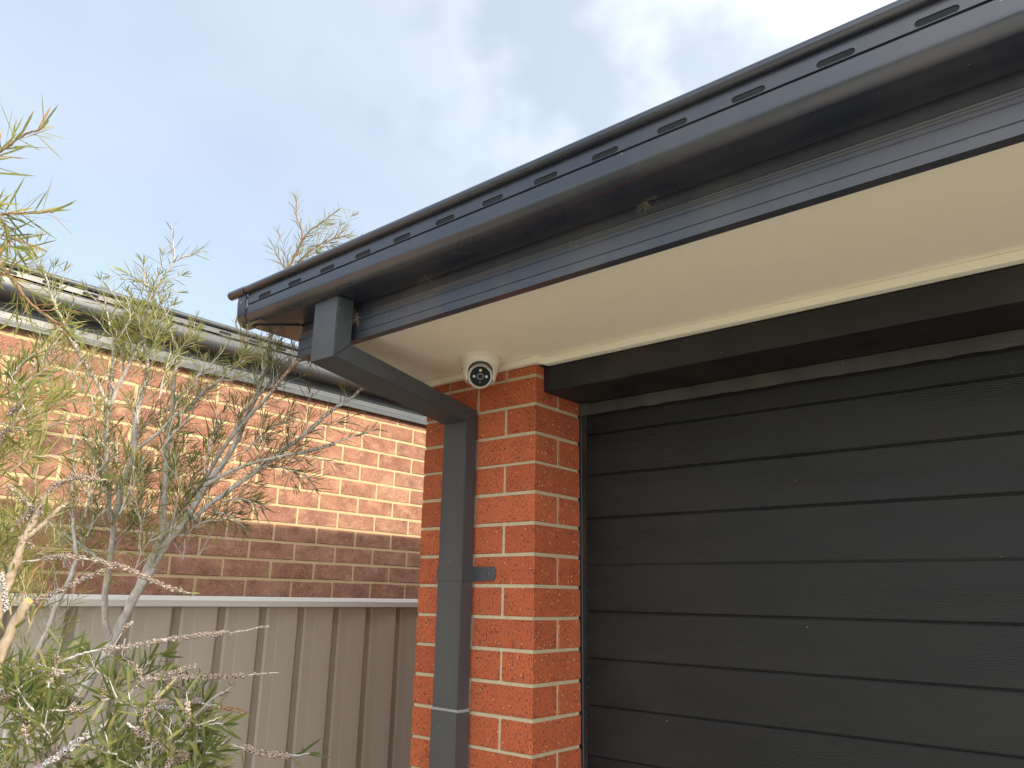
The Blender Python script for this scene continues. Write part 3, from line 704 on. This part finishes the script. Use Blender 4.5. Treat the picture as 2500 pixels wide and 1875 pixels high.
branch(S1, [(372, 735, 2.1), (356, 700, 2.1), (340, 665, 2.1)], 2, .9, 18, leaf=[(0, 1, .005, .034, .0017)])
branch(S1, [(358, 790, 2.08), (385, 750, 2.08), (405, 705, 2.07)], 2, .9, 181, leaf=[(0, 1, .004, .034, .0017)], twigs=[(.2, .8, .03, .05, .03, .0017)])
for i, (x0_, y0_, x1_, y1_) in enumerate([(350, 880, 390, 800), (352, 850, 330, 760), (356, 830, 400, 770), (350, 900, 300, 840), (300, 905, 290, 800), (345, 810, 310, 735)]):
    branch(S1, [(x0_, y0_, 2.08), ((x0_+x1_)/2+5, (y0_+y1_)/2, 2.06), (x1_, y1_, 2.05)], 1.8, .8, 190+i, leaf=[(.1, 1, .0034, .032, .0018)], twigs=[(.2, .9, .03, .05, .03, .0018)])
branch(S1, [(366, 1396, 2.18), (380, 1340, 2.17), (396, 1293, 2.15), (401, 1217, 2.15), (404, 1163, 2.15), (407, 1108, 2.15), (415, 1041, 2.15), (422, 985, 2.15), (426, 926, 2.15), (434, 858, 2.15), (423, 830, 2.15), (407, 776, 2.14), (398, 748, 2.14)],
       8, 1.4, 20, leaf=[(.82, 1, .006, .033, .0018)], twigs=[(.35, .75, .055, .09, nl, nw)], caps=[(.735, .81, .0016)], label='pale upright stem right of the forked one')
branch(S1, [(432, 862, 2.14), (455, 835, 2.13), (480, 812, 2.12)], 2.4, 1, 21, leaf=[(.1, 1, .0022, .036, .0018)], twigs=[(.3, .9, .03, .04, .034, .0018)])
branch(S1, [(328, 1106, 2.1), (350, 1085, 2.1), (380, 1062, 2.1), (423, 1019, 2.1), (456, 1000, 2.1), (496, 958, 2.1), (540, 925, 2.1), (570, 900, 2.1), (600, 878, 2.1)],
       4.5, 1.4, 22, leaf=[(.75, 1, .006, .032, .0018)], twigs=[(.3, .95, .04, .08, .034, .0018)], caps=[(.46, .70, .0015)])
branch(S1, [(570, 900, 2.1), (590, 870, 2.1), (600, 850, 2.1), (590, 815, 2.1)], 2, .8, 23, M_TWIG, leaf=[(0, 1, .0035, .036, .0018)], twigs=[(.2, .9, .03, .05, .034, .0018)])
branch(S1, [(640, 900, 2.25), (640, 860, 2.25), (632, 830, 2.25)], 2, .8, 24, leaf=[(0, 1, .0022, .036, .0018)])
branch(S1, [(425, 980, 2.12), (445, 960, 2.12), (482, 935, 2.12)], 3.4, 2, 25)
# left leaning stem
branch(S1, [(-80, 2500, 1.95), (-30, 2000, 1.95), (20, 1780, 1.95), (40, 1712, 1.95), (69, 1646, 1.95), (95, 1583, 1.95), (115, 1543, 1.95), (134, 1486, 1.95), (155, 1446, 1.95), (178, 1390, 1.96), (186, 1355, 1.97), (180, 1300, 1.98), (178, 1258, 1.98), (177, 1190, 1.98), (180, 1120, 1.98), (183, 1060, 2.0)],
       9, 2, 26, twigs=[(.55, 1, .04, .10, nl, nw)], caps=[(.565, .625, .0013, 1.0), (.86, .90, .0016)], label='left leaning pale stem crossing the fence cap')
branch(S1, [(100, 1255, 2.0), (135, 1290, 2.0), (184, 1320, 2.0), (233, 1358, 2.0), (271, 1385, 2.0)], 3, 3.5, 27, twigs=[(.1, .9, .07, .07, nl, nw)])
rnd0 = random.Random(55)
for i in range(36):   # fine twigs filling the middle of the crown
    x = rnd0.uniform(120, 520); y = rnd0.uniform(1090, 1400); dx = rnd0.uniform(-20, 90); dy = rnd0.uniform(-150, -50); dd = rnd0.uniform(1.9, 2.35)
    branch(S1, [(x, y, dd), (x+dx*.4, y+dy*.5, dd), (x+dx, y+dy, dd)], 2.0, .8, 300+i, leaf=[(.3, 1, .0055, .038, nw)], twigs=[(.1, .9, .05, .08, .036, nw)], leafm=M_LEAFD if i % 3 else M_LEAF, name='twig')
for i in range(15):   # upper crown in front of the neighbour's gutter
    x = rnd0.uniform(60, 480); y = rnd0.uniform(880, 1060); dx = rnd0.uniform(-30, 60); dy = rnd0.uniform(-120, -50); dd = rnd0.uniform(1.95, 2.2)
    branch(S1, [(x, y, dd), (x+dx*.4, y+dy*.5, dd), (x+dx, y+dy, dd)], 2.0, .8, 380+i, leaf=[(.3, 1, .006, .034, nw)], twigs=[(.1, .9, .05, .08, .032, nw)], name='twig')

base2 = pt(-250, 2700, 1.25); base2.z = GROUND
S2 = empty('bottlebrush_shrub', base2, 'nearer bottlebrush with broad green leaves, tan cut stems and long rows of seed capsules', 'shrub')
bl, bw = .042, .0034
D = 1.25
branch(S2, [(-250, 2600, D), (-140, 2000, D), (-60, 1700, D), (0, 1480, D), (20, 1420, D), (35, 1380, D), (60, 1312, D), (90, 1258, D), (119, 1200, D)], 14, 5.5, 40, M_BARKT, leaf=[(.55, .9, .02, .035, .0035)], caps=[(.9, .985, .003)], leafm=M_LEAFB, name='trunk', label='sunlit tan trunk at the left edge')
branch(S2, [(60, 1316, D), (82, 1300, D), (108, 1277, D), (135, 1250, D), (155, 1234, D)], 6, 4.5, 41, M_BARKT, leaf=[(.5, 1, .012, .045, .0042)], leafm=M_LEAFB)
branch(S2, [(119, 1201, D), (135, 1186, D), (152, 1176, D), (175, 1167, D), (205, 1166, D), (239, 1171, D), (262, 1172, D)], 3, 1.4, 42, M_BARKT, leaf=[(.84, 1, .0035, .042, .0045)], caps=[(.02, .85, .0016)], leafm=M_LEAFB)
branch(S2, [(20, 1185, D), (45, 1208, D), (68, 1231, D), (100, 1258, D)], 2.5, 2.5, 43, M_BARKT, leaf=[(0, .1, .004, .03, .003)], caps=[(0, 1, .0016)], leafm=M_LEAFB)
branch(S2, [(42, 1283, D), (55, 1268, D), (80, 1248, D)], 2.5, 2.5, 44, M_BARKT, caps=[(0, 1, .0016)])
branch(S2, [(-60, 1760, 1.15), (-20, 1650, 1.15), (0, 1601, 1.15), (32, 1527, 1.15), (69, 1467, 1.15)], 11, 10, 45, M_BARKT, leaf=[(.3, .9, .012, .04, .004)], leafm=M_LEAFB, label='cut tan stump with an orange end')
bm = bmesh.new(); e0 = pt(69, 1467, 1.15); dd_ = (pt(69, 1467, 1.15)-pt(32, 1527, 1.15)).normalized()
tube(bm, [e0-dd_*.001, e0+dd_*.0012], [.0064, .0060], 14); finish('cut_end', bm, M_CUT, S2)
# capsule rods
def rod(path, seed, caps, r=(2.2, 1.2), capm=M_CAPS, leaf=(), twigs=(), barkm=M_BARK, cr=.0027, **k):
    return branch(S2, path, r[0], r[1], seed, barkm, leaf=leaf, twigs=twigs, caps=caps, leafm=M_LEAFB, capm=capm, capsr=cr, **k)
rod([(-40, 1710, 1.2), (0, 1686, 1.2), (29, 1675, 1.2), (60, 1660, 1.2), (109, 1635, 1.2), (172, 1606, 1.2), (218, 1592, 1.2), (258, 1586, 1.2), (343, 1575, 1.2), (401, 1563, 1.2), (449, 1555, 1.2), (544, 1546, 1.2), (600, 1540, 1.2), (657, 1527, 1.2)], 50, [(.03, .21, .0026), (.44, .69, .0022), (.705, .87, .0016), (.88, 1, .006, .7)], (4, .9), leaf=[(.22, .42, .008, bl, bw)], label='longest rod of capsules pointing right across the fence')
rod([(240, 1790, 1.2), (280, 1740, 1.2), (315, 1695, 1.2), (343, 1663, 1.2), (380, 1655, 1.2), (412, 1657, 1.2), (441, 1652, 1.2), (515, 1652, 1.2), (598, 1649, 1.2), (680, 1642, 1.2)], 51, [(.28, .62, .0019), (.63, .84, .0015), (.85, .98, .006, .8)], (3.2, .9))
rod([(372, 1658, 1.2), (400, 1648, 1.2), (429, 1640, 1.2), (478, 1626, 1.2)], 52, [(.05, 1, .0017)], (2, 1.2), leaf=[(.3, .6, .02, .02, .003)])
rod([(310, 1765, 1.1), (338, 1786, 1.1), (372, 1804, 1.1), (407, 1824, 1.1), (441, 1838, 1.1), (455, 1850, 1.1), (466, 1885, 1.1)], 53, [(.12, .85, .0014)], (2.4, 1.4), cr=.0034)
rod([(60, 1900, 1.1), (115, 1864, 1.1), (172, 1824, 1.1), (218, 1792, 1.1), (250, 1774, 1.1)], 54, [(.25, .97, .0024)], (3, 1.4), M_CAPW, cr=.0034)
rod([(330, 1830, 1.15), (423, 1812, 1.15), (500, 1812, 1.15), (557, 1818, 1.15), (598, 1827, 1.15), (649, 1838, 1.15), (706, 1844, 1.15), (769, 1838, 1.15)], 55, [(.60, .86, .0011)], (3, .9), leaf=[(.2, .6, .018, .05, .003), (.86, 1, .006, .045, .0028)], cr=.0032, label='lowest capsule rod with a bare orange tip')
rod([(240, 2000, 1.25), (330, 1880, 1.25), (406, 1812, 1.25), (458, 1764, 1.25), (515, 1709, 1.25), (545, 1690, 1.25), (567, 1675, 1.25)], 56, [(.9, 1, .006, .7)], (5.5, 1.6), leaf=[(.88, 1, .006, .02, .0024)])
rod([(250, 1990, 1.27), (345, 1885, 1.27), (420, 1812, 1.27), (470, 1765, 1.27), (515, 1715, 1.27)], 57, [], (4, 2))
rod([(40, 1745, 1.15), (80, 1740, 1.15), (130, 1735, 1.15), (172, 1732, 1.15), (232, 1724, 1.15)], 58, [(.2, .45, .004, .8), (.68, 1, .0012, 1.1)], (3, 1.6))
rod([(300, 1715, 1.2), (340, 1720, 1.2), (400, 1715, 1.2), (490, 1710, 1.2)], 59, [(.1, 1, .0010)], (2, 1.2))
rod([(320, 1745, 1.2), (350, 1735, 1.2), (400, 1725, 1.2), (440, 1728, 1.2)], 60, [(.1, 1, .0011)], (2, 1.2), M_CAPW)
rod([(400, 1665, 1.22), (430, 1672, 1.22), (455, 1685, 1.22), (480, 1700, 1.22)], 61, [(0, 1, .0014)], (2, 1.2))
rod([(470, 1715, 1.22), (520, 1722, 1.22), (555, 1730, 1.22), (600, 1742, 1.22)], 62, [(.5, 1, .0013, .75)], (1.8, .9), M_CAPO)
rod([(60, 1480, 1.3), (84, 1469, 1.3), (120, 1452, 1.3), (158, 1438, 1.3), (190, 1420, 1.3), (221, 1406, 1.3), (285, 1380, 1.3)], 63, [(.08, 1, .0018)], (2.4, 1.3), label='capsule rod rising right above the fence cap')
rod([(40, 1375, 1.3), (105, 1364, 1.3), (142, 1360, 1.3), (179, 1359, 1.3), (232, 1369, 1.3), (285, 1380, 1.3), (338, 1401, 1.3), (401, 1432, 1.3), (464, 1448, 1.3)], 64, [(.15, .38, .0016), (.42, .98, .0018)], (2.4, 1.1), leaf=[(.92, 1, .004, .022, .003)], label='drooping capsule rod curving down right in front of the brick wall')
rod([(265, 1600, 1.25), (290, 1560, 1.25), (305, 1532, 1.25), (318, 1518, 1.25)], 65, [(.65, 1, .002)], (1.6, 1))
rod([(250, 1690, 1.2), (256, 1665, 1.2), (255, 1652, 1.2)], 66, [(0, 1, .0012)], (1.5, 1))
rod([(0, 1640, 1.2), (12, 1660, 1.2), (20, 1690, 1.2), (24, 1720, 1.2)], 67, [(0, 1, .0011)], (2, 2), M_CAPO)
rod([(305, 1560, 1.22), (300, 1600, 1.22), (330, 1625, 1.22), (345, 1650, 1.22)], 68, [(.4, 1, .002)], (1.5, 1.2))
rod([(0, 1400, 1.2), (8, 1430, 1.2), (12, 1460, 1.2), (14, 1490, 1.2)], 69, [(0, 1, .0011)], (2, 2), M_CAPW)
# low broad leaved growth
rnd1 = random.Random(91)
for i in range(68):
    x = rnd1.uniform(-60, 490); y = rnd1.uniform(1630, 1960)
    if x > 330 and y < 1700: y += 90
    an = rnd1.uniform(-2.9, -.2); L_ = rnd1.uniform(50, 120); dd = rnd1.uniform(1.05, 1.4)
    branch(S2, [(x, y, dd), (x+math.cos(an)*L_*.5, y+math.sin(an)*L_*.5+4, dd+rnd1.uniform(-.03, .03)), (x+math.cos(an)*L_, y+math.sin(an)*L_, dd)], 1.8, .9, 400+i, leaf=[(.1, 1, .0055, bl, bw)], twigs=[(.3, .8, .05, .04, bl*.9, bw)] if i % 2 else (), leafm=M_LEAFB, name='twig', caps=[(.1, .75, .0022)] if i % 2 == 0 else ())
for i in range(12):   # fine drooping needles at the lower right
    x = rnd1.uniform(380, 500); y = rnd1.uniform(1750, 1850)
    branch(S2, [(x, y, 1.25), (x+rnd1.uniform(-10, 40), y+35, 1.25), (x+rnd1.uniform(-20, 60), y+rnd1.uniform(60, 110), 1.25)], 1.5, .8, 450+i, leaf=[(0, 1, .005, .042, .0026)], leafm=M_LEAFD, name='twig')
# bright needle growth up the left edge
for i in range(32):
    x = rnd1.uniform(-60, 90); y = rnd1.uniform(930, 1560); an = rnd1.uniform(-1.9, -.25); L_ = rnd1.uniform(60, 130); dd = rnd1.uniform(1.25, 1.6)
    branch(S2, [(x, y, dd), (x+math.cos(an)*L_*.5, y+math.sin(an)*L_*.5, dd), (x+math.cos(an)*L_, y+math.sin(an)*L_, dd)], 1.8, .9, 500+i, M_BARKT, leaf=[(.1, 1, .005, .036, .0022)], twigs=[(.2, .9, .05, .05, .034, .0022)], caps=[(0, .4, .0018)] if i % 4 == 1 else (), name='twig')
branch(S2, [(-40, 1160, 1.5), (0, 1085, 1.5), (30, 1035, 1.5), (50, 1000, 1.5), (62, 985, 1.5)], 4, 2.5, 70, twigs=[(.2, 1, .04, .08, .034, .002)], caps=[(.45, .75, .0018)])
branch(S2, [(0, 1036, 1.5), (60, 1020, 1.5), (120, 1000, 1.5), (150, 985, 1.5)], 2, 1, 71, leaf=[(.6, 1, .006, .034, .002)], caps=[(.5, .9, .003, .7)], capm=M_CAPO)
branch(S2, [(30, 1048, 1.5), (90, 1050, 1.5), (160, 1030, 1.5), (235, 1022, 1.5)], 2, 1, 72, leaf=[(.1, .6, .007, .036, .002)], caps=[(.66, 1, .0016, .7)], capm=M_CAPO)
for i, (x, y, x2, y2) in enumerate([(40, 900, 85, 860), (20, 930, 60, 880), (75, 910, 100, 850), (30, 960, 110, 900), (60, 1000, 20, 900)]):
    branch(S2, [(x, y, 1.4), ((x+x2)/2, (y+y2)/2, 1.4), (x2, y2, 1.4)], 1.8, .9, 560+i, leaf=[(.1, 1, .005, .034, .0036)], leafm=M_LEAFB, name='twig')
# sprays against the sky at the upper left
nr = (0.056, .0027)
branch(S2, [(-60, 410, 1.15), (0, 370, 1.15), (27, 350, 1.15), (53, 333, 1.15), (92, 316, 1.15), (108, 310, 1.15)], 3.2, 1.8, 80, M_TWIG, leaf=[(.1, 1, .0045, nr[0], nr[1])], label='topmost spray of leaves against the sky')
branch(S2, [(-60, 532, 1.2), (0, 525, 1.2), (31, 521, 1.2), (72, 520, 1.2), (130, 519, 1.2)], 2.4, 1.4, 82, M_TWIG, leaf=[(.1, 1, .0045, nr[0], .0026)])
branch(S2, [(-50, 555, 1.2), (0, 573, 1.2), (29, 582, 1.2), (58, 591, 1.2), (84, 608, 1.2)], 2.6, 1.4, 83, M_TWIG, leaf=[(.1, 1, .005, .042, .0026)], twigs=[(.3, .8, .06, .04, .036, .0026)])
branch(S2, [(-60, 480, 1.2), (-20, 500, 1.2), (10, 545, 1.2), (40, 560, 1.2)], 2.0, 1.2, 84, M_TWIG, leaf=[(.1, 1, .004, .048, .0024)], twigs=[(.2, .9, .05, .04, .036, .0022)])
branch(S2, [(-40, 560, 1.5), (0, 640, 1.5), (30, 682, 1.5), (65, 730, 1.5), (108, 768, 1.5), (150, 795, 1.5), (180, 830, 1.6)], 3.5, 3, 85, M_TWIG, leaf=[(.1, .85, .0065, .036, .0022)], twigs=[(.15, .7, .05, .05, .034, .0022)])
branch(S2, [(-50, 640, 1.45), (0, 670, 1.45), (50, 640, 1.45), (90, 655, 1.45)], 2, 1, 86, M_TWIG, leaf=[(.1, 1, .006, .04, .0026)])
Lv = Leaves(); rr_ = random.Random(4); p0, p1 = pt(-30, 421, 1.15), pt(92, 428, 1.15); Lv.add(p0, p1-p0, Vector((0, -1, 0)), (p1-p0).length, .0032, .03, rr_)
Lv.build('leaves', M_LEAF, S2)
